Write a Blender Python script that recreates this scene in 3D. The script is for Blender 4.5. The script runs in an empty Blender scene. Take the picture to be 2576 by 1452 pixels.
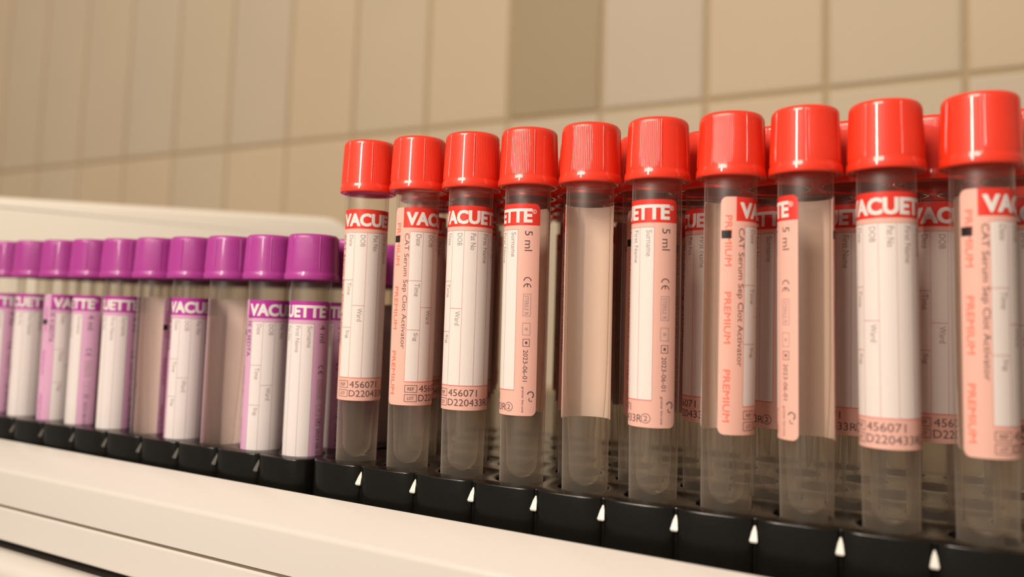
import bpy, bmesh, math, random
from mathutils import Vector, Matrix

# ---------------------------------------------------------------- camera, world, lights, exposure
MM = 0.001
SC = bpy.context.scene
COL = SC.collection
PI = math.pi

F_PX, YAW, PITCH, ROLL = 2125.7259, 0.4635, 0.0735, 0.0323
CAM = Vector((159.414, -215.9765, 45.2433))          # millimetres
cr = Vector((math.cos(YAW), math.sin(YAW), 0))
cf = Vector((-math.sin(YAW), math.cos(YAW), 0))
cu = Vector((0, 0, 1))
fw = cf * math.cos(PITCH) + cu * math.sin(PITCH)
up = cu * math.cos(PITCH) - cf * math.sin(PITCH)
rt = cr * math.cos(ROLL) + up * math.sin(ROLL)
up = up * math.cos(ROLL) - cr * math.sin(ROLL)
cd = bpy.data.cameras.new('camera')
cam = bpy.data.objects.new('camera', cd)
COL.objects.link(cam)
m = Matrix((rt, up, -fw)).transposed().to_4x4()
m.translation = CAM * MM
cam.matrix_world = m
cd.sensor_width = 36
cd.lens = F_PX * 36 / 2576
cd.shift_y = -(726 - 636.93) / 2576
cd.clip_start = 0.01
cd.clip_end = 30
cd.dof.use_dof = True
cd.dof.focus_distance = 0.238
cd.dof.aperture_fstop = 7.6
SC.camera = cam

wd = bpy.data.worlds.new('room_light')
SC.world = wd
wd.use_nodes = True
wbg = wd.node_tree.nodes['Background']
wbg.inputs[0].default_value = (1.0, 0.86, 0.73, 1)
wbg.inputs[1].default_value = 0.30


def area(name, loc, target, sx, sy, watts, color):
    d = bpy.data.lights.new(name, 'AREA')
    d.shape = 'RECTANGLE'
    d.size, d.size_y = sx, sy
    d.energy = watts
    d.color = color
    o = bpy.data.objects.new(name, d)
    COL.objects.link(o)
    o.location = loc
    o.rotation_euler = (Vector(target) - Vector(loc)).to_track_quat('-Z', 'Y').to_euler()
    return o


area('bench_lamp', (-0.02, -0.40, 0.215), (0.03, 0, 0.06), 0.018, 0.19, 1.2, (1.0, 0.89, 0.78))
area('ceiling_lamp', (-0.40, -1.45, 1.25), (0.0, 0.15, 0.05), 0.9, 0.6, 36.0, (1.0, 0.875, 0.73))

SC.view_settings.view_transform = 'Standard'
SC.view_settings.look = 'None'
SC.view_settings.exposure = 0.0
SC.view_settings.gamma = 1.0
SC.view_settings.use_curve_mapping = False
SC.cycles.max_bounces = 16
SC.cycles.transparent_max_bounces = 48
SC.cycles.transmission_bounces = 16


# ---------------------------------------------------------------- materials
def lin(r, g, b):
    def f(c):
        c /= 255.0
        return c / 12.92 if c <= 0.04045 else ((c + 0.055) / 1.055) ** 2.4
    return (f(r), f(g), f(b), 1.0)


def mat(name, color, rough=0.5, spec=0.5, noise=0.0, nscale=200.0, bump=0.0, sss=0.0, coat=0.0):
    mt = bpy.data.materials.new(name)
    mt.use_nodes = True
    nt = mt.node_tree
    b = nt.nodes['Principled BSDF']
    b.inputs['Base Color'].default_value = color
    b.inputs['Roughness'].default_value = rough
    b.inputs['Specular IOR Level'].default_value = spec
    if coat:
        b.inputs['Coat Weight'].default_value = coat
        b.inputs['Coat Roughness'].default_value = 0.07
    if sss:
        b.inputs['Subsurface Weight'].default_value = sss
        b.inputs['Subsurface Radius'].default_value = (1.0, 0.3, 0.2)
        b.inputs['Subsurface Scale'].default_value = 0.002
    if noise or bump:
        tc = nt.nodes.new('ShaderNodeTexCoord')
        n = nt.nodes.new('ShaderNodeTexNoise')
        n.inputs['Scale'].default_value = nscale
        n.inputs['Detail'].default_value = 4
        nt.links.new(tc.outputs['Object'], n.inputs['Vector'])
        if noise:
            mx = nt.nodes.new('ShaderNodeMix')
            mx.data_type = 'RGBA'
            mx.inputs['A'].default_value = tuple(c * (1 - noise) for c in color[:3]) + (1,)
            mx.inputs['B'].default_value = tuple(min(1, c * (1 + noise)) for c in color[:3]) + (1,)
            nt.links.new(n.outputs['Fac'], mx.inputs['Factor'])
            nt.links.new(mx.outputs['Result'], b.inputs['Base Color'])
        if bump:
            bp = nt.nodes.new('ShaderNodeBump')
            bp.inputs['Strength'].default_value = bump
            bp.inputs['Distance'].default_value = 0.0005
            nt.links.new(n.outputs['Fac'], bp.inputs['Height'])
            nt.links.new(bp.outputs['Normal'], b.inputs['Normal'])
    return mt


def paper(name, color, transl=0.33, rough=0.45):
    """printed label paper: a little light passes through"""
    mt = bpy.data.materials.new(name)
    mt.use_nodes = True
    nt = mt.node_tree
    b = nt.nodes['Principled BSDF']
    b.inputs['Base Color'].default_value = color
    b.inputs['Roughness'].default_value = rough
    b.inputs['Specular IOR Level'].default_value = 0.3
    if transl:
        t = nt.nodes.new('ShaderNodeBsdfTranslucent')
        t.inputs['Color'].default_value = color
        mx = nt.nodes.new('ShaderNodeMixShader')
        mx.inputs[0].default_value = transl
        out = nt.nodes['Material Output']
        nt.links.new(b.outputs[0], mx.inputs[1])
        nt.links.new(t.outputs[0], mx.inputs[2])
        nt.links.new(mx.outputs[0], out.inputs['Surface'])
    return mt


def clear_plastic(name, gloss=True, haze=0.035, foot=0.14):
    """thin clear plastic wall: mostly see-through, reflecting and hazier towards grazing angles"""
    mt = bpy.data.materials.new(name)
    mt.use_nodes = True
    nt = mt.node_tree
    for n in list(nt.nodes):
        if n.type != 'OUTPUT_MATERIAL':
            nt.nodes.remove(n)
    out = nt.nodes['Material Output']
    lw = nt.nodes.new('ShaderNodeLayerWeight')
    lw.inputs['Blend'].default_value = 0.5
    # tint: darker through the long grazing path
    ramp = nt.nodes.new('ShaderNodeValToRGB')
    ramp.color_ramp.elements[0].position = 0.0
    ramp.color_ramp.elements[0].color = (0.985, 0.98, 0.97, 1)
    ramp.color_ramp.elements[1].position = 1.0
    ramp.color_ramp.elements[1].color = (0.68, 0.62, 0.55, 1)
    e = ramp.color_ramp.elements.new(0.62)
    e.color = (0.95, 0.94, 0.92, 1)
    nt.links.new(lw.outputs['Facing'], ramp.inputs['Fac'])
    tr = nt.nodes.new('ShaderNodeBsdfTransparent')
    nt.links.new(ramp.outputs['Color'], tr.inputs['Color'])
    # haze: slightly milky plastic; extra haze at foot and rims paints in refracted light
    tc = nt.nodes.new('ShaderNodeTexCoord')
    sep = nt.nodes.new('ShaderNodeSeparateXYZ')
    nt.links.new(tc.outputs['Object'], sep.inputs[0])
    low = nt.nodes.new('ShaderNodeMapRange')
    low.inputs['From Min'].default_value = 0.024
    low.inputs['From Max'].default_value = 0.004
    low.inputs['To Min'].default_value = 0.0
    low.inputs['To Max'].default_value = foot
    nt.links.new(sep.outputs['Z'], low.inputs['Value'])
    df = nt.nodes.new('ShaderNodeBsdfDiffuse')
    df.inputs['Color'].default_value = (0.56, 0.45, 0.34, 1)
    tl = nt.nodes.new('ShaderNodeBsdfTranslucent')
    tl.inputs['Color'].default_value = (0.56, 0.45, 0.34, 1)
    hz = nt.nodes.new('ShaderNodeMixShader')
    hz.inputs[0].default_value = 0.5
    nt.links.new(df.outputs[0], hz.inputs[1])
    nt.links.new(tl.outputs[0], hz.inputs[2])
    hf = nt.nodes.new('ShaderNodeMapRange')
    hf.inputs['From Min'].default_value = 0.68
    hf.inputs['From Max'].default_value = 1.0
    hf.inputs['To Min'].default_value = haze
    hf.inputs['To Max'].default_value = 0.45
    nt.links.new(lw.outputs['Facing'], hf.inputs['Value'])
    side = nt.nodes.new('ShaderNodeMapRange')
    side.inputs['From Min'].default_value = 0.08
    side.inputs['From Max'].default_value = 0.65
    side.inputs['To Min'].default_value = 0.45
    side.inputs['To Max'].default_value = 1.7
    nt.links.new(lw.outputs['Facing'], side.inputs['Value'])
    lowside = nt.nodes.new('ShaderNodeMath')
    lowside.operation = 'MULTIPLY'
    nt.links.new(low.outputs[0], lowside.inputs[0])
    nt.links.new(side.outputs[0], lowside.inputs[1])
    hsum = nt.nodes.new('ShaderNodeMath')
    hsum.operation = 'ADD'
    nt.links.new(hf.outputs[0], hsum.inputs[0])
    nt.links.new(lowside.outputs[0], hsum.inputs[1])
    m1 = nt.nodes.new('ShaderNodeMixShader')
    nt.links.new(hsum.outputs[0], m1.inputs[0])
    nt.links.new(tr.outputs[0], m1.inputs[1])
    nt.links.new(hz.outputs[0], m1.inputs[2])
    gl = nt.nodes.new('ShaderNodeBsdfGlossy')
    gl.inputs['Roughness'].default_value = 0.48
    gl.inputs['Color'].default_value = (1, 1, 1, 1)
    fr = nt.nodes.new('ShaderNodeFresnel')
    fr.inputs['IOR'].default_value = 1.42
    m2 = nt.nodes.new('ShaderNodeMixShader')
    geo = nt.nodes.new('ShaderNodeNewGeometry')
    inv = nt.nodes.new('ShaderNodeMath')
    inv.operation = 'SUBTRACT'
    inv.inputs[0].default_value = 1.0
    nt.links.new(geo.outputs['Backfacing'], inv.inputs[1])
    mul = nt.nodes.new('ShaderNodeMath')
    mul.operation = 'MULTIPLY'
    nt.links.new(fr.outputs[0], mul.inputs[0])
    nt.links.new(inv.outputs[0], mul.inputs[1])
    nt.links.new(mul.outputs[0], m2.inputs[0])
    nt.links.new(m1.outputs[0], m2.inputs[1])
    nt.links.new(gl.outputs[0], m2.inputs[2])
    nt.links.new((m2 if gloss else m1).outputs[0], out.inputs['Surface'])
    return mt


M = {}
M['red_cap'] = mat('red_cap_plastic', (0.77, 0.033, 0.009, 1), 0.45, 0.35, noise=0.04, nscale=300, coat=0.8)
M['purple_cap'] = mat('purple_cap_plastic', (0.35, 0.033, 0.245, 1), 0.42, 0.4, noise=0.04, nscale=300, coat=0.35)
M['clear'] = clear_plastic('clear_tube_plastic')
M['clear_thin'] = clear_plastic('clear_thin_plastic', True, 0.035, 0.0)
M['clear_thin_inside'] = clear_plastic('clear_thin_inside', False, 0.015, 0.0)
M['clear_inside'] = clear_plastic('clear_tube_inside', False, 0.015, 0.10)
M['paper_white'] = paper('white_label_paper', (0.90, 0.86, 0.82, 1))
M['paper_back'] = paper('label_adhesive_back', (0.97, 0.91, 0.84, 1), 0.5)
M['pink'] = paper('pink_label_print', (0.93, 0.56, 0.47, 1))
M['red_print'] = paper('red_label_print', (0.72, 0.040, 0.026, 1), 0.1)
M['lilac'] = paper('lilac_label_print', (0.80, 0.47, 0.68, 1))
M['purple_print'] = paper('purple_label_print', (0.42, 0.035, 0.30, 1), 0.1)
M['ink'] = paper('dark_ink', (0.10, 0.06, 0.06, 1), 0.0)
M['ink_soft'] = paper('grey_ink', (0.33, 0.24, 0.23, 1), 0.0)
M['ink_black'] = paper('black_ink', (0.012, 0.010, 0.010, 1), 0.0)
M['line_red'] = paper('fine_red_line', (0.50, 0.20, 0.18, 1), 0.0)
M['red_text'] = paper('red_text_print', (0.80, 0.16, 0.10, 1), 0.0)
M['purple_text'] = paper('purple_text_print', (0.52, 0.12, 0.36, 1), 0.0)
M['rack'] = mat('black_rack_plastic', (0.005, 0.0045, 0.0035, 1), 0.22, 0.36, noise=0.2, nscale=400)
M['glint_pale'] = mat('pale_notch_glint', (0.62, 0.58, 0.52, 1), 0.4)  # bright glint in the black rack's notches, painted as a pale colour
M['glint_grey'] = mat('grey_notch_glint', (0.085, 0.078, 0.070, 1), 0.4)  # dimmer glint in the purple tubes' rack, painted as grey
M['casing'] = mat('white_casing_plastic', (0.585, 0.54, 0.495, 1), 0.22, 0.5, noise=0.02, nscale=30)
M['deck'] = mat('brown_deck_plastic', (0.20, 0.155, 0.11, 1), 0.5, noise=0.05, nscale=40)
M['seam'] = mat('dark_seam_rubber', (0.16, 0.12, 0.085, 1), 0.6)
M['gap'] = mat('dark_gap_plastic', (0.02, 0.014, 0.010, 1), 0.6)
M['panel'] = mat('cream_panel_plastic', (0.76, 0.70, 0.60, 1), 0.45, 0.4, noise=0.02, nscale=20)
M['tile_a'] = mat('beige_tile_glaze', (0.55, 0.45, 0.32, 1), 0.6, 0.4, noise=0.05, nscale=9)
M['tile_b'] = mat('warm_beige_tile_glaze', (0.57, 0.45, 0.31, 1), 0.6, 0.4, noise=0.05, nscale=9)
M['tile_c'] = mat('greyish_beige_tile_glaze', (0.54, 0.45, 0.335, 1), 0.6, 0.4, noise=0.05, nscale=9)
M['tile_dark'] = mat('dark_beige_tile_glaze', (0.37, 0.285, 0.175, 1), 0.6, 0.4, noise=0.05, nscale=9)
M['floor'] = mat('grey_floor_vinyl', (0.35, 0.31, 0.26, 1), 0.5, noise=0.1, nscale=40)
M['grout'] = mat('tan_grout', (0.44, 0.335, 0.205, 1), 0.8, 0.2, noise=0.06, nscale=80)


# ---------------------------------------------------------------- helpers
def link(name, me, parent=None, mats=()):
    o = bpy.data.objects.new(name, me)
    for mt in mats:
        me.materials.append(mt)
    COL.objects.link(o)
    if parent:
        o.parent = parent
    return o


def bm_mesh(bm, name, smooth=True, angle=40):
    bm.normal_update()
    if smooth:
        lim = math.radians(angle)
        for f in bm.faces:
            f.smooth = True
        for e in bm.edges:
            if len(e.link_faces) == 2 and e.calc_face_angle(0) > lim:
                e.smooth = False
    me = bpy.data.meshes.new(name)
    bm.to_mesh(me)
    bm.free()
    return me


def tag(o, label, cat, group=None):
    o['label'] = label
    o['category'] = cat
    if group:
        o['group'] = group


def lathe(profile, seg, closed=False):
    """profile: (r, z) in mm, turned about z"""
    bm = bmesh.new()
    rings = []
    for r, z in profile:
        if r < 1e-6:
            rings.append([bm.verts.new((0, 0, z * MM))])
        else:
            rings.append([bm.verts.new((r * MM * math.cos(2 * PI * k / seg), r * MM * math.sin(2 * PI * k / seg), z * MM)) for k in range(seg)])
    pairs = list(zip(rings, rings[1:]))
    if closed:
        pairs.append((rings[-1], rings[0]))
    for a, b in pairs:
        for k in range(seg):
            k2 = (k + 1) % seg
            if len(a) == 1 and len(b) == 1:
                continue
            if len(a) == 1:
                bm.faces.new((a[0], b[k2], b[k]))
            elif len(b) == 1:
                bm.faces.new((a[k], a[k2], b[0]))
            else:
                bm.faces.new((a[k], a[k2], b[k2], b[k]))
    return bm


# ---------------------------------------------------------------- cap
def cap_mesh(name, H, R0, material):
    """moulded screw cap: flared skirt, ribbed body in six fields, rounded shoulder, recessed top. z=0 at the skirt's lower edge"""
    fields = 3
    span = 2 * PI / fields
    ths = []
    bold = [(0.0, 0.0), (0.25, 0.11), (0.5, 0.17), (0.75, 0.11), (1.0, 0.0)]
    for fi in range(fields):
        base = fi * span
        prof = []
        # a bold rib, fine ribs, a bold rib, then a smooth stretch
        for t, h in bold:
            prof.append((math.radians(1.8 * t), h))
        n = 17 * 4
        for k in range(n + 1):
            prof.append((math.radians(3.5 + 57 * k / n), (0.0, 0.06, 0.09, 0.06)[k % 4]))
        for t, h in bold:
            prof.append((math.radians(62.2 + 1.8 * t), h))
        for k in range(20):
            prof.append((math.radians(65.5 + 53 * k / 19), 0.0))
        for a, h in prof:
            ths.append((base + a, h))
    ths = [t for i, t in enumerate(ths) if i == 0 or t[0] > ths[i - 1][0] + 1e-6]
    n = len(ths)
    rb, rtop = R0 - 0.34, R0 - 0.78
    rows = [(6.3, 0.9, 0), (7.4, 0.15, 0), (R0 - 0.45, 0.0, 0), (R0 - 0.1, 0.15, 0), (R0, 0.5, 0), (R0 - 0.02, 1.5, 0),
            (R0 - 0.12, 2.0, 0), (R0 - 0.32, 2.5, 0.0), (rb, 2.8, 0.25), (rb - 0.02, 3.3, 1)]
    for k in range(1, 7):
        t = k / 6
        rows.append((rb + (rtop - rb) * t, 3.3 + (H - 3.3 - 1.75) * t, 1))
    for k in range(1, 7):
        a = k / 6 * PI / 2
        rows.append((rtop - 1.1 * (1 - math.cos(a)), H - 1.5 + 1.5 * math.sin(a), (0.6, 0.25, 0, 0, 0, 0)[k - 1]))
    rows += [(rtop - 2.3, H, 0), (rtop - 2.7, H - 0.25, 0), (rtop - 2.9, H - 1.6, 0), (2.4, H - 1.9, 0)]
    bm = bmesh.new()
    rings = []
    for r, z, k in rows:
        rings.append([bm.verts.new(((r + h * k) * MM * math.cos(a), (r + h * k) * MM * math.sin(a), z * MM)) for a, h in ths])
    for A, B in zip(rings, rings[1:]):
        for k in range(n):
            k2 = (k + 1) % n
            bm.faces.new((A[k], A[k2], B[k2], B[k]))
    c = bm.verts.new((0, 0, (H - 1.9) * MM))
    for k in range(n):
        bm.faces.new((rings[-1][k], rings[-1][(k + 1) % n], c))
    c = bm.verts.new((0, 0, 0.9 * MM))
    for k in range(n):
        bm.faces.new((rings[0][(k + 1) % n], rings[0][k], c))
    me = bm_mesh(bm, name, True, 60)
    me.materials.append(material)
    return me


# ---------------------------------------------------------------- tube body (double wall, round-bottomed cavity)
def tube_mesh(name, top, bottom, cav_bottom, mats=('clear', 'clear_inside')):
    prof = []
    Ro = 6.5
    for k in range(9):                                   # rounded outer bottom
        a = k / 8 * PI / 2
        prof.append((6.1 * math.sin(a), bottom + 6.1 - 6.1 * math.cos(a)))
    nz = 8
    for k in range(1, nz + 1):
        t = k / nz
        prof.append((6.1 + 0.4 * min(1, t * 2), bottom + 6.1 + (top - bottom - 6.1) * t))
    prof.append((6.3, top + 0.2))
    prof.append((5.7, top))
    # cavity, wall getting thicker downwards
    n_out = len(prof) - 1
    zs = [top - 12, cav_bottom + 34, cav_bottom + 24, cav_bottom + 16, cav_bottom + 10, cav_bottom + 4.4]
    rs = [5.8, 5.6, 5.25, 4.75, 4.4, 4.2]
    for r, z in zip(rs, zs):
        prof.append((r, z))
    for k in range(1, 8):
        a = k / 7 * PI / 2
        prof.append((4.2 * math.cos(a), cav_bottom + 4.4 - 4.4 * math.sin(a)))
    prof[-1] = (0.0, cav_bottom)
    prof[0] = (0.0, bottom)
    bm = lathe(prof, 56)
    bm.faces.ensure_lookup_table()
    for i, f in enumerate(bm.faces):
        f.material_index = 1 if i // 56 >= n_out else 0
    bmesh.ops.recalc_face_normals(bm, faces=bm.faces)
    me = bm_mesh(bm, name, True, 50)
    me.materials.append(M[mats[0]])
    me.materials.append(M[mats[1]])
    return me


# ---------------------------------------------------------------- label printing
_txt_cache = {}


def text_polys(s, bold=0.0):
    key = (s, bold)
    if key in _txt_cache:
        return _txt_cache[key]
    cu_ = bpy.data.curves.new('lettering', 'FONT')
    cu_.body = s
    cu_.size = 1.0
    cu_.offset = bold
    cu_.resolution_u = 3
    o = bpy.data.objects.new('lettering', cu_)
    COL.objects.link(o)
    dg = bpy.context.evaluated_depsgraph_get()
    dg.update()
    ev = o.evaluated_get(dg)
    me = ev.to_mesh()
    vs = [(v.co.x, v.co.y) for v in me.vertices]
    fs = [tuple(p.vertices) for p in me.polygons]
    ev.to_mesh_clear()
    bpy.data.objects.remove(o)
    bpy.data.curves.remove(cu_)
    _txt_cache[key] = (vs, fs)
    return vs, fs


class Flat:
    """a flat print: u to the right, v downwards from the label's top, both in mm"""

    def __init__(self):
        self.bm = bmesh.new()

    def poly(self, vs, fs, mi, off):
        bv = [self.bm.verts.new((u, -v, off)) for u, v in vs]
        for f in fs:
            try:
                fc = self.bm.faces.new([bv[i] for i in f])
                fc.material_index = mi
            except ValueError:
                pass

    def rect(self, u0, v0, u1, v1, mi, off):
        self.poly([(u0, v1), (u1, v1), (u1, v0), (u0, v0)], [(0, 1, 2, 3)], mi, off)

    def frame(self, u0, v0, u1, v1, w, mi, off):
        self.rect(u0, v0, u1, v0 + w, mi, off)
        self.rect(u0, v1 - w, u1, v1, mi, off)
        self.rect(u0, v0 + w, u0 + w, v1 - w, mi, off)
        self.rect(u1 - w, v0 + w, u1, v1 - w, mi, off)

    def ring(self, cu0, cv0, r, w, mi, off, a0=0, a1=360, seg=20):
        vs, fs = [], []
        for k in range(seg + 1):
            a = math.radians(a0 + (a1 - a0) * k / seg)
            vs.append((cu0 + (r - w) * math.cos(a), cv0 - (r - w) * math.sin(a)))
            vs.append((cu0 + r * math.cos(a), cv0 - r * math.sin(a)))
        for k in range(seg):
            fs.append((2 * k, 2 * k + 1, 2 * k + 3, 2 * k + 2))
        self.poly(vs, fs, mi, off)

    def text(self, s, u0, v0, length, height, mi, off, rot=False, bold=0.0):
        """rot=False: reads along u, top-left at (u0, v0). rot=True: reads downwards, letter tops to the right, its left foot line at u0"""
        vs, fs = text_polys(s, bold)
        if not vs:
            return
        x0, x1 = min(v[0] for v in vs), max(v[0] for v in vs)
        y0, y1 = min(v[1] for v in vs), max(v[1] for v in vs)
        sx = length / (x1 - x0)
        sy = height / (y1 - y0)
        out = []
        for x, y in vs:
            a, b = (x - x0) * sx, (y - y0) * sy
            out.append((u0 + b, v0 + a) if rot else (u0 + a, v0 + height - b))
        if rot:
            fs = [tuple(f) for f in fs]
        self.poly(out, fs, mi, off)

    def bend(self, name, radius, length, squeeze, mats):
        bm = self.bm
        n = int(length / 0.7)
        for k in range(1, n):
            u = length * k / n
            g = bm.verts[:] + bm.edges[:] + bm.faces[:]
            bmesh.ops.bisect_plane(bm, geom=g, dist=1e-5, plane_co=(u, 0, 0), plane_no=(1, 0, 0))
        for f in bm.faces:
            f.smooth = True
        for v in bm.verts:
            u, h, off = v.co
            a = u * squeeze / radius
            r = (radius + off) * MM
            v.co = (r * math.cos(a), r * math.sin(a), h * MM)
        bm.normal_update()
        side = []
        lim = (radius + 0.03) * MM
        for f in bm.faces:                                # printed faces look outwards, the gummed back inwards
            rs = [math.hypot(v.co.x, v.co.y) for v in f.verts]
            c = f.calc_center_median()
            d = f.normal.x * c.x + f.normal.y * c.y
            k = 1 if min(rs) > lim else (-1 if max(rs) < lim else 0)
            side.append(k)
            if k * d < 0:
                f.normal_flip()
        bm.normal_update()
        me = bpy.data.meshes.new(name)
        bm.to_mesh(me)
        bm.free()
        nors = []
        for p, k in zip(me.polygons, side):
            for li in p.loop_indices:
                if k == 0:
                    nors.append(tuple(p.normal))
                else:
                    co = me.vertices[me.loops[li].vertex_index].co
                    q = Vector((co.x, co.y, 0)).normalized() * k
                    nors.append(tuple(q))
        me.normals_split_custom_set(nors)
        for mt in mats:
            me.materials.append(mt)
        return me


R_LAB = 6.54
DEG = PI / 180 * R_LAB                                    # mm of label per degree
U_TOT = 278 * DEG
U_HEAD, U_FORM, U_STRIP = 33 * DEG, 53 * DEG, (278 - 55) * DEG
CW = (U_STRIP - U_FORM) / 5


def rounded(u0, v0, u1, v1, r, seg=6):
    pts = []
    for cx, cy, a0 in ((u0 + r, v0 + r, 180), (u1 - r, v0 + r, 90), (u1 - r, v1 - r, 0), (u0 + r, v1 - r, -90)):
        for k in range(seg + 1):
            a = math.radians(a0 - 90 * k / seg)
            pts.append((cx + r * math.cos(a), cy - r * math.sin(a)))
    return pts


def label_mesh(name, kind, squeeze=1.0):
    red = kind == 'red'
    Ht = 58.3 if red else 51.0
    foot = 51.4 if red else 49.6                          # top of the coloured foot strip
    strip, head, txt = ('pink', 'red_print', 'red_text') if red else ('lilac', 'purple_print', 'purple_text')
    mats = [M['paper_back'], M[strip], M[head], M['paper_white'], M['line_red'] if red else M['ink_soft'], M['ink_soft'], M['ink'],
            M['ink_black'], M[txt], M['paper_white']]
    BACK, STRIP, HEAD, WHITE, LINE, SOFT, INK, BLACK, COLTXT, LET = range(10)
    F = Flat()
    pts = rounded(0, 0, U_TOT, Ht, 1.6)
    n = len(pts)
    F.poly(pts, [tuple(range(n))], STRIP, 0.09)
    inner = set(F.bm.faces)
    F.poly(pts, [tuple(range(n))], BACK, 0.01)
    for f in F.bm.faces:
        if f not in inner:
            f.tag = True
    # edge of the paper
    bm = F.bm
    bv_o = [bm.verts.new((u, -v, 0.09)) for u, v in pts]
    bv_i = [bm.verts.new((u, -v, 0.01)) for u, v in pts]
    for k in range(n):
        k2 = (k + 1) % n
        fc = bm.faces.new((bv_o[k], bv_o[k2], bv_i[k2], bv_i[k]))
        fc.material_index = WHITE
    a, b, c, d = 0.10, 0.115, 0.13, 0.145
    hp = [(U_HEAD, 6.05), (U_TOT, 6.05)]
    hr = [(U_TOT - 1.6 + 1.6 * math.cos(math.radians(t)), 1.6 - 1.6 * math.sin(math.radians(t))) for t in range(0, 91, 15)]
    F.poly(hp + hr + [(U_HEAD, 0)], [tuple(range(2 + len(hr) + 1))], HEAD, a)
    for q, (du, dv) in enumerate(((-0.13, -0.1), (0.13, -0.1), (-0.13, 0.1), (0.13, 0.1))):
        F.text('VACUETTE', U_HEAD + 1.05 + du, 1.4 + dv, 24.5, 3.85, LET, b + 0.008 * q, bold=0.02)
    F.ring(U_TOT - 1.75, 2.2, 0.62, 0.14, LET, b)
    F.text('R', U_TOT - 1.98, 1.85, 0.5, 0.7, LET, b, bold=0.02)
    # form
    F.rect(U_FORM, 7.2, U_STRIP, foot, WHITE, a)
    F.rect(U_FORM, 7.2, U_STRIP, 7.32, SOFT, b)
    F.rect(U_FORM, foot - 0.05, U_STRIP, foot + 0.12, HEAD, b)
    for k in range(6):
        w = 0.05
        F.rect(U_FORM + CW * k - w, 7.2, U_FORM + CW * k + w, foot, LINE, b)
    v1, v2, v3 = (21.8, 36.3, 29.6) if red else (21.5, 34.5, 28.0)
    for k, v in ((0, v1), (0, v2), (1, v3)):
        F.rect(U_FORM + CW * k, v - 0.07, U_FORM + CW * (k + 1), v + 0.07, LINE, c)
    heads = [(0, 8.0, 'Date', 3.4), (0, v1 + 0.8, 'Time', 3.8), (0, v2 + 0.8, 'Sig', 2.5), (1, 8.0, 'DOB', 3.6), (1, v3 + 0.8, 'Ward', 4.0),
             (2, 8.0, 'Pat No', 4.8), (3, 8.0, 'First Name', 8.4), (4, 8.0, 'Surname', 6.8)]
    for col, v, s, ln in heads:
        F.text(s, U_FORM + CW * (col + 1) - 2.05, v, ln, 1.5, SOFT, c, rot=True)
    # left strip
    F.rect(0.25, 8.4 if red else 9.9, 2.65, 10.4 if red else 11.9, BLACK, c)
    vs = (4.6, 23.6, 42.6) if red else (5.0, 22.0, 39.0)
    for v in vs:
        F.text('PREMIUM', 1.15, v, 12.6 if red else 9.5, 1.55 if red else 1.3, COLTXT, b, rot=True)
        F.text('PREMIUM', 1.23, v + 0.06, 12.6 if red else 9.5, 1.55 if red else 1.3, COLTXT, b + 0.007, rot=True)
    if red:
        F.text('CAT Serum Sep Clot Activator', 4.0, 7.8, 34.0, 1.85, INK, b, rot=True)
    else:
        F.text('K3E K3EDTA', 3.7, 5.2, 13.6, 1.9, INK, b, rot=True, bold=0.01)
    # foot strip
    if red:
        u = U_FORM + 0.15
        for v, s in ((52.4, 'REF'), (55.1, 'LOT')):
            F.frame(u, v, u + 3.7, v + 2.15, 0.16, INK, b)
            F.text(s, u + 0.9, v + 0.62, 1.9, 0.95, INK, b, bold=0.01)
        F.text('456071', U_FORM + 4.4, 52.45, 8.6, 1.95, INK, b)
        F.text('D220433R', U_FORM + 4.3, 55.15, 12.6, 1.95, INK, b)
        F.ring(U_STRIP - 1.5, 56.0, 1.25, 0.15, INK, b)
        F.text('2', U_STRIP - 1.95, 55.35, 0.9, 1.3, INK, b)
    # right strip
    c0 = U_STRIP + 2.0
    F.text('5 ml' if red else '4 ml', c0, 7.6, 5.6, 2.1, INK, b, rot=True)
    vc = 20.3
    for k in range(2):                                    # the two open letters of the conformity mark, lying on their side
        F.ring(c0 + 1.0, vc + 1.2 + k * 1.75, 1.1, 0.26, INK, b, a0=0, a1=180)
    F.rect(c0 + 0.87, vc + 1.85, c0 + 1.13, vc + 2.85, INK, b)
    F.frame(c0 - 0.1, 25.0, c0 + 2.1, 31.2, 0.14, SOFT, b)
    F.text('STERILE', c0 + 0.35, 25.5, 4.1, 1.1, SOFT, b, rot=True)
    F.text('R', c0 + 0.35, 30.1, 0.8, 1.1, SOFT, b, rot=True)
    F.frame(c0 - 0.1, 33.0, c0 + 2.1, 36.4, 0.14, SOFT, b)
    F.ring(c0 + 1.0, 34.7, 0.4, 0.2, SOFT, b)
    F.frame(c0 + 0.1, 37.4, c0 + 2.0, 39.5, 0.14, INK, b)
    F.rect(c0 + 0.75, 38.1, c0 + 1.35, 38.8, INK, b)
    F.text('2023-06-01', c0 + 0.3, 40.4, 8.6, 1.25, INK, b, rot=True)
    if red:
        F.text('greiner bio-one', c0 + 0.0, 50.4, 7.0, 0.85, INK, b, rot=True)
        F.ring(c0 + 2.6, 52.6, 1.0, 0.3, INK, b, a0=-60, a1=170)
        F.ring(c0 + 2.6, 53.9, 0.55, 0.2, INK, b, a0=120, a1=330)
    return F.bend(name, R_LAB, U_TOT, squeeze, mats)


ME = {}
ME['red_label'] = label_mesh('red_label', 'red')
ME['red_label_narrow'] = label_mesh('red_label_narrow', 'red', 205 / 278)
ME['purple_label'] = label_mesh('purple_label', 'purple')
ME['purple_label_narrow'] = label_mesh('purple_label_narrow', 'purple', 205 / 278)

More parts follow.
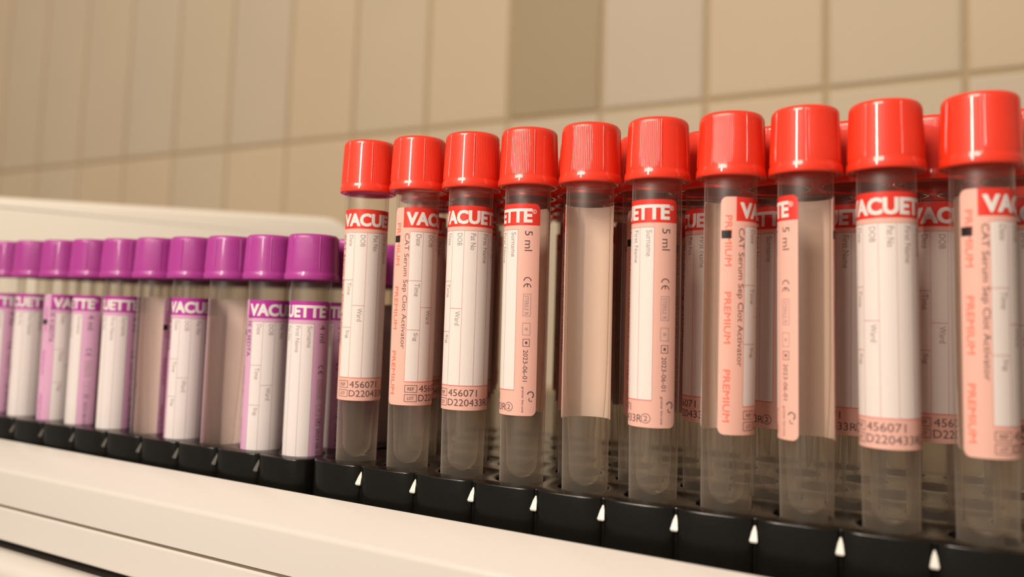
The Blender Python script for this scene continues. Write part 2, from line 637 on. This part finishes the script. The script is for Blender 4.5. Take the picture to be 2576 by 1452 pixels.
P = 18.7623
RED_CAP_Z, RED_CAP_H = 81.55, 16.4
PUR_CAP_Z, PUR_CAP_H = 55.6, 14.95                         # above the purple rack's own deck
ME['red_cap'] = cap_mesh('red_cap', RED_CAP_H, 8.76, M['red_cap'])
ME['purple_cap'] = cap_mesh('purple_cap', PUR_CAP_H, 8.88, M['purple_cap'])
ME['red_tube'] = tube_mesh('red_tube', RED_CAP_Z + 4, -8.0, 0.4)
ME['purple_tube'] = tube_mesh('purple_tube', PUR_CAP_Z + 4, -8.0, -3.0, ('clear_thin', 'clear_thin_inside'))


# ---------------------------------------------------------------- the room: tiled wall and counter
WDEG = math.radians(-3.67)
W = Vector((math.cos(WDEG), math.sin(WDEG), 0))
N = Vector((-math.sin(WDEG), math.cos(WDEG), 0))
ROOM_ROT = Matrix.Rotation(WDEG, 4, 'Z')
DECK_Z = -24.0
WALL_N = 503.0

rng = random.Random(4)


def tile_wall():
    """local x along the wall, y into it, z up; every tile is cushion-edged and set in recessed grout"""
    bm = bmesh.new()
    g, bev, dep = 4.0, 4.5, 2.2
    x0, nx = -50 - 100 * 16, 26
    rows = [237.0 - 300 * k for k in (-3, -2, -1, 0, 1, 2)]
    gx0, gx1 = x0 * MM, (x0 + nx * 100) * MM
    gz0, gz1 = DECK_Z * MM - 0.01, 1.13
    vs = [bm.verts.new(p) for p in ((gx0, dep * MM, gz0), (gx1, dep * MM, gz0), (gx1, dep * MM, gz1), (gx0, dep * MM, gz1),
                                    (gx0, 0.03, gz0), (gx1, 0.03, gz0), (gx1, 0.03, gz1), (gx0, 0.03, gz1))]
    for f in ((0, 1, 2, 3), (5, 4, 7, 6), (4, 0, 3, 7), (1, 5, 6, 2), (3, 2, 6, 7), (4, 5, 1, 0)):
        bm.faces.new([vs[i] for i in f]).material_index = 4
    for top, bot in ((rows[0], rows[1]), (rows[1], rows[2]), (rows[2], rows[3]), (rows[3], rows[4])):
        bot = max(bot, DECK_Z)
        if top - bot < 30:
            continue
        for k in range(nx):
            a, b = x0 + 100 * k + g / 2, x0 + 100 * (k + 1) - g / 2
            z0, z1 = bot + g / 2, top - g / 2
            dark = abs(x0 + 100 * k + 250) < 1 and bot > 200 and bot < 300
            mi = 3 if dark else rng.choice((0, 0, 1, 2))
            prof = [(0.0, dep), (0.25, 0.9), (1.4, 0.25), (bev, 0.0)]
            loops = []
            for ins, y in prof:
                loops.append([bm.verts.new((x * MM, y * MM, z * MM)) for x, z in
                              ((a + ins, z0 + ins), (b - ins, z0 + ins), (b - ins, z1 - ins), (a + ins, z1 - ins))])
            for A, B in zip(loops, loops[1:]):
                for q in range(4):
                    q2 = (q + 1) % 4
                    bm.faces.new((A[q], A[q2], B[q2], B[q])).material_index = mi
            bm.faces.new(loops[-1]).material_index = mi
    me = bm_mesh(bm, 'wall_back', True, 35)
    o = link('wall_back', me, None, [M['tile_a'], M['tile_b'], M['tile_c'], M['tile_dark'], M['grout']])
    o.matrix_world = Matrix.Translation(N * WALL_N * MM) @ ROOM_ROT
    o['kind'] = 'structure'
    return o


tile_wall()

bm = bmesh.new()
for p in ((-1.7, -2.0, -0.93), (1.2, -2.0, -0.93), (1.2, 0.9, -0.93), (-1.7, 0.9, -0.93)):
    bm.verts.new(p)
bm.faces.new(bm.verts[:])
flo = link('floor', bm_mesh(bm, 'floor', False), None, [M['floor']])
flo['kind'] = 'structure'


def extrude_profile(pts, x0, x1, name, material, parent=None, smooth_angle=35):
    """closed (n, z) outline swept along the wall direction, local frame: x along, y into the wall"""
    bm = bmesh.new()
    A = [bm.verts.new((x0 * MM, n * MM, z * MM)) for n, z in pts]
    B = [bm.verts.new((x1 * MM, n * MM, z * MM)) for n, z in pts]
    k = len(pts)
    for i in range(k):
        j = (i + 1) % k
        bm.faces.new((A[i], A[j], B[j], B[i]))
    bm.faces.new(A[::-1])
    bm.faces.new(B)
    bmesh.ops.recalc_face_normals(bm, faces=bm.faces)
    return link(name, bm_mesh(bm, name, True, smooth_angle), parent, [material])


def arc(cx, cz, r, a0, a1, n=8):
    return [(cx + r * math.cos(math.radians(a0 + (a1 - a0) * k / n)), cz + r * math.sin(math.radians(a0 + (a1 - a0) * k / n))) for k in range(n + 1)]


# white casing in front of the racks: sloping ledge, rounded front edge, seam, lower front panel, gap, bottom rail
casing = bpy.data.objects.new('instrument_casing', None)
COL.objects.link(casing)
casing.matrix_world = ROOM_ROT.copy()
tag(casing, 'long glossy white casing whose ledge runs in front of both black racks', 'casing')
X0, X1 = -1150, 330
slope = math.degrees(math.atan2(6.5, 10.6))
# ledge: from inner lip (n=-15, z=-9.3) down to the front ridge (n=-26, z=-16)
rr = 2.2
ridge = arc(-25.0, -18.0, rr, 90 + slope, 178, 8)
top_cover = [(-14.9, -9.6), (-15.1, -9.35), (-15.5, -9.45)] + ridge + [(-27.35, -28.8), (-26.6, -29.3), (-14.9, -29.3)]
extrude_profile(top_cover, X0, X1, 'top_cover', M['casing'], casing)
extrude_profile([(-26.75, -29.2), (-26.75, -30.1), (-15, -30.1), (-15, -29.2)], X0, X1, 'seam_strip', M['seam'], casing)
lower = [(-27.0, -29.9)] + arc(-26.7, -30.6, 0.9, 120, 180, 5) + [(-27.6, -40.4)] + arc(-26.9, -40.6, 0.7, 180, 260, 5) + [(-15, -41.3), (-15, -29.9)]
extrude_profile(lower, X0, X1, 'front_panel', M['casing'], casing)
extrude_profile([(-24.0, -41.2), (-24.0, -60.0), (-12, -60.0), (-12, -41.2)], X0, X1, 'dark_gap', M['gap'], casing)
rail = [(-29.6, -43.2), (-29.9, -42.5), (-30.4, -42.2)] + arc(-34.0, -47.2, 5.0, 90, 180, 8)
extrude_profile(rail + [(-39.2, -78), (-29.6, -78)], X0, X1, 'bottom_rail', M['casing'], casing)
# the deck the racks stand on
extrude_profile([(-14.95, DECK_Z - 5), (-14.95, DECK_Z), (495, DECK_Z), (495, DECK_Z - 5)], X0, X1, 'rack_deck', M['deck'], casing)

# cream panel with a rounded far corner, standing diagonally behind the purple tubes
PB = math.radians(43)
panel_len, ptop = 270.0, 104.8
bm = bmesh.new()
PZ = DECK_Z + 0.3
out2d = [(0, PZ)] + [(panel_len, PZ)]
cr_ = 26.0
out2d += [(panel_len - cr_ + cr_ * math.cos(math.radians(a)), ptop - cr_ + cr_ * math.sin(math.radians(a))) for a in range(0, 91, 6)]
out2d += [(0 + 3 - 3 * math.sin(math.radians(a)), ptop - 3 + 3 * math.cos(math.radians(a))) for a in range(0, 91, 15)]
th, er = 14.0, 4.0
cxm, czm = panel_len / 2, (ptop + DECK_Z) / 2


def inset_outline(pts, d):
    res = []
    k = len(pts)
    for i in range(k):
        p0, p1, p2 = pts[i - 1], pts[i], pts[(i + 1) % k]
        e1 = Vector((p1[0] - p0[0], p1[1] - p0[1])).normalized()
        e2 = Vector((p2[0] - p1[0], p2[1] - p1[1])).normalized()
        nrm = Vector((-e1.y - e2.y, e1.x + e2.x)).normalized()
        cosh = max(0.4, nrm.dot(Vector((-e1.y, e1.x))))
        res.append((p1[0] + nrm.x * d / cosh, p1[1] + nrm.y * d / cosh))
    return res


loops = []
for k in range(7):
    a = math.radians(90 * k / 6)
    loops.append((er * (1 - math.sin(a)), -th / 2 + er * (1 - math.cos(a))))
for k in range(7):
    a = math.radians(90 * k / 6)
    loops.append((er * (1 - math.cos(a)), th / 2 - er * (1 - math.sin(a))))
vl = []
for ins, y in loops:
    vl.append([bm.verts.new((u * MM, y * MM, z * MM)) for u, z in inset_outline(out2d, ins)])
k = len(out2d)
for A, B in zip(vl, vl[1:]):
    for i in range(k):
        j = (i + 1) % k
        bm.faces.new((A[i], A[j], B[j], B[i]))
bm.faces.new(vl[0][::-1])
bm.faces.new(vl[-1])
bmesh.ops.recalc_face_normals(bm, faces=bm.faces)
panel = link('screen_panel', bm_mesh(bm, 'screen_panel', True, 30), None, [M['panel']])
panel.matrix_world = Matrix.Translation(Vector((-330.16 - 62 * math.cos(PB), 95 - 62 * math.sin(PB), 0)) * MM) @ Matrix.Rotation(PB, 4, 'Z')
tag(panel, 'plain cream panel with a rounded top corner standing behind the purple-capped tubes', 'panel')


# ---------------------------------------------------------------- racks
def rack_mesh(name, rows, height, rx=10.8):
    """rows: (y, [x of the holes]) front to back. Scalloped front and back, deck at z=0"""
    front, back, yb = rows[0][1], rows[-1][1], rows[-1][0]

    def bulge(x0, n, y, sgn):
        pts = []
        for i in range(n):
            cx = x0 + i * P
            ts = [-0.985, -0.95, -0.9, -0.82, -0.7, -0.5, -0.25, 0, 0.25, 0.5, 0.7, 0.82, 0.9, 0.95, 0.985]
            for t in ts:
                if (i == 0 and t < -0.25) or (i == n - 1 and t > 0.25):
                    continue
                pts.append((cx + t * P / 2, y + sgn * (8.9 + 2.9 * (1 - abs(t) ** 3.2) ** (1 / 2.4))))
        return pts

    def quarter(cx, cy, sx, sy, ex=2.8, seg=10):
        pts = []
        for k in range(seg + 1):
            a = PI / 2 * k / seg
            pts.append((cx + sx * rx * math.cos(a) ** (2 / ex), cy + sy * 11.8 * math.sin(a) ** (2 / ex)))
        return pts
    n = len(front)
    lo_x = [min(xs) - rx for y, xs in rows]
    hi_x = [max(xs) + rx for y, xs in rows]
    out = []
    out += quarter(front[0], 0, -1, -1)[:-3]
    out += bulge(front[0], n, 0, -1)
    out += quarter(front[-1], 0, 1, -1)[:-3][::-1]
    out += [(hi_x[i], rows[i][0]) for i in range(1, len(rows) - 1)]
    out += quarter(back[-1], yb, 1, 1)[:-3]
    out += bulge(back[0], len(back), yb, 1)[::-1]
    out += quarter(back[0], yb, -1, 1)[:-3][::-1]
    out += [(lo_x[i], rows[i][0]) for i in range(len(rows) - 2, 0, -1)]
    cv = bpy.data.curves.new(name, 'CURVE')
    cv.dimensions = '2D'
    cv.fill_mode = 'BOTH'

    def add(pts):
        s = cv.splines.new('POLY')
        s.points.add(len(pts) - 1)
        for p, q in zip(s.points, pts):
            p.co = (q[0] * MM, q[1] * MM, 0, 1)
        s.use_cyclic_u = True
    add(out)
    for y, xs in rows:
        for x in xs:
            add([(x + 6.8 * math.cos(2 * PI * k / 40), y + 6.8 * math.sin(2 * PI * k / 40)) for k in range(40)])
    be = 0.4
    cv.extrude = (height / 2 - be) * MM
    cv.bevel_depth = be * MM
    cv.bevel_resolution = 2
    cv.offset = -be * MM
    o = bpy.data.objects.new(name, cv)
    COL.objects.link(o)
    dg = bpy.context.evaluated_depsgraph_get()
    dg.update()
    me = bpy.data.meshes.new_from_object(o.evaluated_get(dg))
    bpy.data.objects.remove(o)
    bm = bmesh.new()
    bm.from_mesh(me)
    top = max(v.co.z for v in bm.verts)
    bmesh.ops.translate(bm, verts=bm.verts, vec=(0, 0, -top))
    # closed floor of the holes
    lo = min(v.co.z for v in bm.verts)
    vs = [bm.verts.new((x * MM, y * MM, lo + 0.0006)) for x, y in ((max(lo_x) + 2, -9), (min(hi_x) - 2, -9), (min(hi_x) - 2, yb + 9), (max(lo_x) + 2, yb + 9))]
    bm.faces.new(vs)
    bmesh.ops.remove_doubles(bm, verts=bm.verts, dist=1e-6)
    bmesh.ops.recalc_face_normals(bm, faces=bm.faces)
    bpy.data.meshes.remove(me)
    return bm_mesh(bm, name, True, 35)


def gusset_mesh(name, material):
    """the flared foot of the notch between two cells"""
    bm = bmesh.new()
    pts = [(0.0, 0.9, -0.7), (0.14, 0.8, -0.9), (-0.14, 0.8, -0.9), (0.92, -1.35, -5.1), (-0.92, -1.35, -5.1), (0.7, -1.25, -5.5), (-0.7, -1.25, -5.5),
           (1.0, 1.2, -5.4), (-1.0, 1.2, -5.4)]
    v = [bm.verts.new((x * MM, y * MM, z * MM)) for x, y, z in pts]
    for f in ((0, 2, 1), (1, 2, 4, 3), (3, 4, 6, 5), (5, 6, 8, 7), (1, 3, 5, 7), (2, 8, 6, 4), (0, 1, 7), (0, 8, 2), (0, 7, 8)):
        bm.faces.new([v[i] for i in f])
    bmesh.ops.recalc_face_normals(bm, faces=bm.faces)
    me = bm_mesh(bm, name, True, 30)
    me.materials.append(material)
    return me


def make_rack(loc, rot, rows, height, gus, label):
    root = bpy.data.objects.new('tube_rack', None)
    COL.objects.link(root)
    root.location = loc
    root.rotation_euler.z = rot
    tag(root, label, 'tube rack')
    link('rack_body', rack_mesh('rack_body', rows, height), root, [M['rack']])
    front = rows[0][1]
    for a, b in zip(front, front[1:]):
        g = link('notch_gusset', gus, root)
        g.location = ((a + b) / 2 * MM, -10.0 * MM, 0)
    return root


YB = 20.0
red_rows = [(YB * r, [(i + 0.5 * (r % 2)) * P for i in range(10)]) for r in range(5)]
make_rack((0, 0, 0), 0, red_rows, 23.8, gusset_mesh('pale_glint_gusset', M['glint_pale']),
          'black scalloped rack with pale painted notch glints holding the tall red-capped tubes')
PUR_ROT = math.atan2(-0.802, 18.755)
PUR_LOC = Vector((-22.931, 2.731, -1.22))
PYB = 19.5
pur_rows = [(PYB * r, [-i * P for i in range(9, -1, -1)]) for r in range(5)]
make_rack(PUR_LOC * MM, PUR_ROT, pur_rows, 22.6, gusset_mesh('grey_glint_gusset', M['glint_grey']),
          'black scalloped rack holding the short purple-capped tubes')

# ---------------------------------------------------------------- tubes
MESHES = {'red': ('red_tube', 'red_cap', 'red_label', RED_CAP_Z, 76.3), 'purple': ('purple_tube', 'purple_cap', 'purple_label', PUR_CAP_Z, 48.9)}


def make_tube(kind, base, start, label, group, dx=0.0, narrow=False, cap_turn=0.0, dbase=0.0):
    """base: tube axis at deck level (mm). start: where the label's left edge sits, in degrees from the side facing the viewer.
    dx: how far the cap leans along the row (mm)"""
    body, cap, lab, cz, lz = MESHES[kind]
    root = bpy.data.objects.new('blood_collection_tube', None)
    COL.objects.link(root)
    b = Vector(base) + Vector((dbase, 0, 0))
    root.location = b * MM
    root.rotation_euler = (0, math.atan2(dx - dbase, cz + 8), 0)
    tag(root, label, 'test tube', group)
    link('tube_body', ME[body], root)
    c = link('cap', ME[cap], root)
    c.location.z = cz * MM
    l = link('label', ME[lab + '_narrow' if narrow else lab], root)
    l.location.z = lz * MM
    face = math.atan2(CAM.y - b.y, CAM.x - b.x)
    l.rotation_euler.z = face + math.radians(start)
    c.rotation_euler.z = face + math.radians(cap_turn)
    return root


G_RF, G_RB, G_RC = ['red-capped tubes in the %s' % w for w in ('front row', 'second row', 'rear rows')]
G_PF, G_PB, G_PC = ['purple-capped tubes in the %s' % w for w in ('front row', 'second row', 'rear rows')]
front_red = [
    (-118, 0.2, 0, False, 'red-capped tube at the left end of the front row, beside the purple caps'),
    (-69, 0.0, 0, False, 'second red-capped tube from the left, front row, black mark at its left edge'),
    (-135, -0.1, 0, False, 'third red-capped tube from the left, front row, reading 456071 D220433R'),
    (-246, -0.3, 0.3, False, 'fourth red-capped tube from the left, front row, 5 ml strip down its middle'),
    (76, -0.2, 0.4, True, 'red-capped front tube turned to its bare pale side, no print facing out'),
    (-228, 0.1, 0.5, False, 'sixth red-capped tube from the left, front row, 5 ml strip on its right'),
    (-20, 0.7, 0.5, False, 'fourth red-capped tube from the right, front row, black mark and red PREMIUM lettering'),
    (67, 0.0, 0.9, False, 'third red-capped tube from the right, front row, 5 ml strip beside bare side'),
    (-137, -0.7, 0.6, False, 'second red-capped tube from the right, front row, white ruled form facing out'),
    (-40, 0.3, 1.1, False, 'nearest and largest red-capped tube, at the right end of the front row'),
]
turns = [5, 10, 3, -52, -39, -56, -36, 2, 25, 2]          # where the first bold rib of the cap sits, degrees from the facing side
for i, (st, dx, db, nar, lb) in enumerate(front_red):
    make_tube('red', (red_rows[0][1][i], 0, 0), st, lb, G_RF, dx, nar, turns[i], db)
nth = ['first', 'second', 'third', 'fourth', 'fifth', 'sixth', 'seventh', 'eighth', 'ninth', 'tenth']
starts_b = [-100, -120, -110, -103, -49, -193, -232, -192, -92, -100]
for i, st in enumerate(starts_b):
    lb = ('red-capped second-row tube seen between the %s and %s front red tubes from left' % (nth[i], nth[i + 1])) if i < 9 else \
        'red-capped second-row tube cut by the right edge, behind the nearest red tube'
    make_tube('red', (red_rows[1][1][i], YB, 0), st, lb, G_RB, 0.0, False, 25 * i)
for r in (2, 3, 4):
    for i in range(10):
        make_tube('red', (red_rows[r][1][i], r * YB, 0), -60 - 37 * i - 90 * r, 'red-capped tube in the rear rows, only glimpsed through the two front rows', G_RC,
                  0.0, False, 23 * i)

looks = ['', 'black mark at its left edge', 'bare pale side facing out', 'white ruled label facing out', 'bare side with black mark at right',
         'white ruled label facing out', 'lilac 4 ml strip facing out', 'black mark on its lilac strip', 'white label, purple header', '']
starts_p = [-210, -98, 76, -118, 24, -205, -248, -68, -185, -230]
pm = Matrix.Rotation(PUR_ROT, 4, 'Z')
for i in range(10):
    b = PUR_LOC + pm @ Vector((-i * P, 0, 0))
    if i == 0:
        lb = 'nearest purple-capped tube, right end of its front row, beside the red-capped tubes'
    elif i == 9:
        lb = 'purple-capped front-row tube cut off by the left edge of the photo'
    else:
        lb = '%s purple-capped tube from the right, front row, %s' % (nth[i], looks[i])
    make_tube('purple', b, starts_p[i], lb, G_PF, 0.0, i in (2, 4), (-48, 0, 20, -30, -60, 10, -20, 30, -45, 0)[i])
for i in range(10):
    b = PUR_LOC + pm @ Vector((-i * P, PYB, 0))
    lb = 'purple-capped second-row tube at the right end, half hidden by the first red-capped tube' if i == 0 else \
        'purple-capped tube in the second row, %s from the right, behind the front caps' % nth[i]
    make_tube('purple', b, -271 if i == 0 else -120 - 23 * i, lb, G_PB, 0.0, False, 30 * i)
for r in (2, 3, 4):
    for i in range(10):
        b = PUR_LOC + pm @ Vector((-i * P, r * PYB, 0))
        make_tube('purple', b, -100 - 31 * i - 90 * r, 'purple-capped tube in the rear rows, only glimpsed through the two front rows', G_PC, 0.0, False, 30 * i)
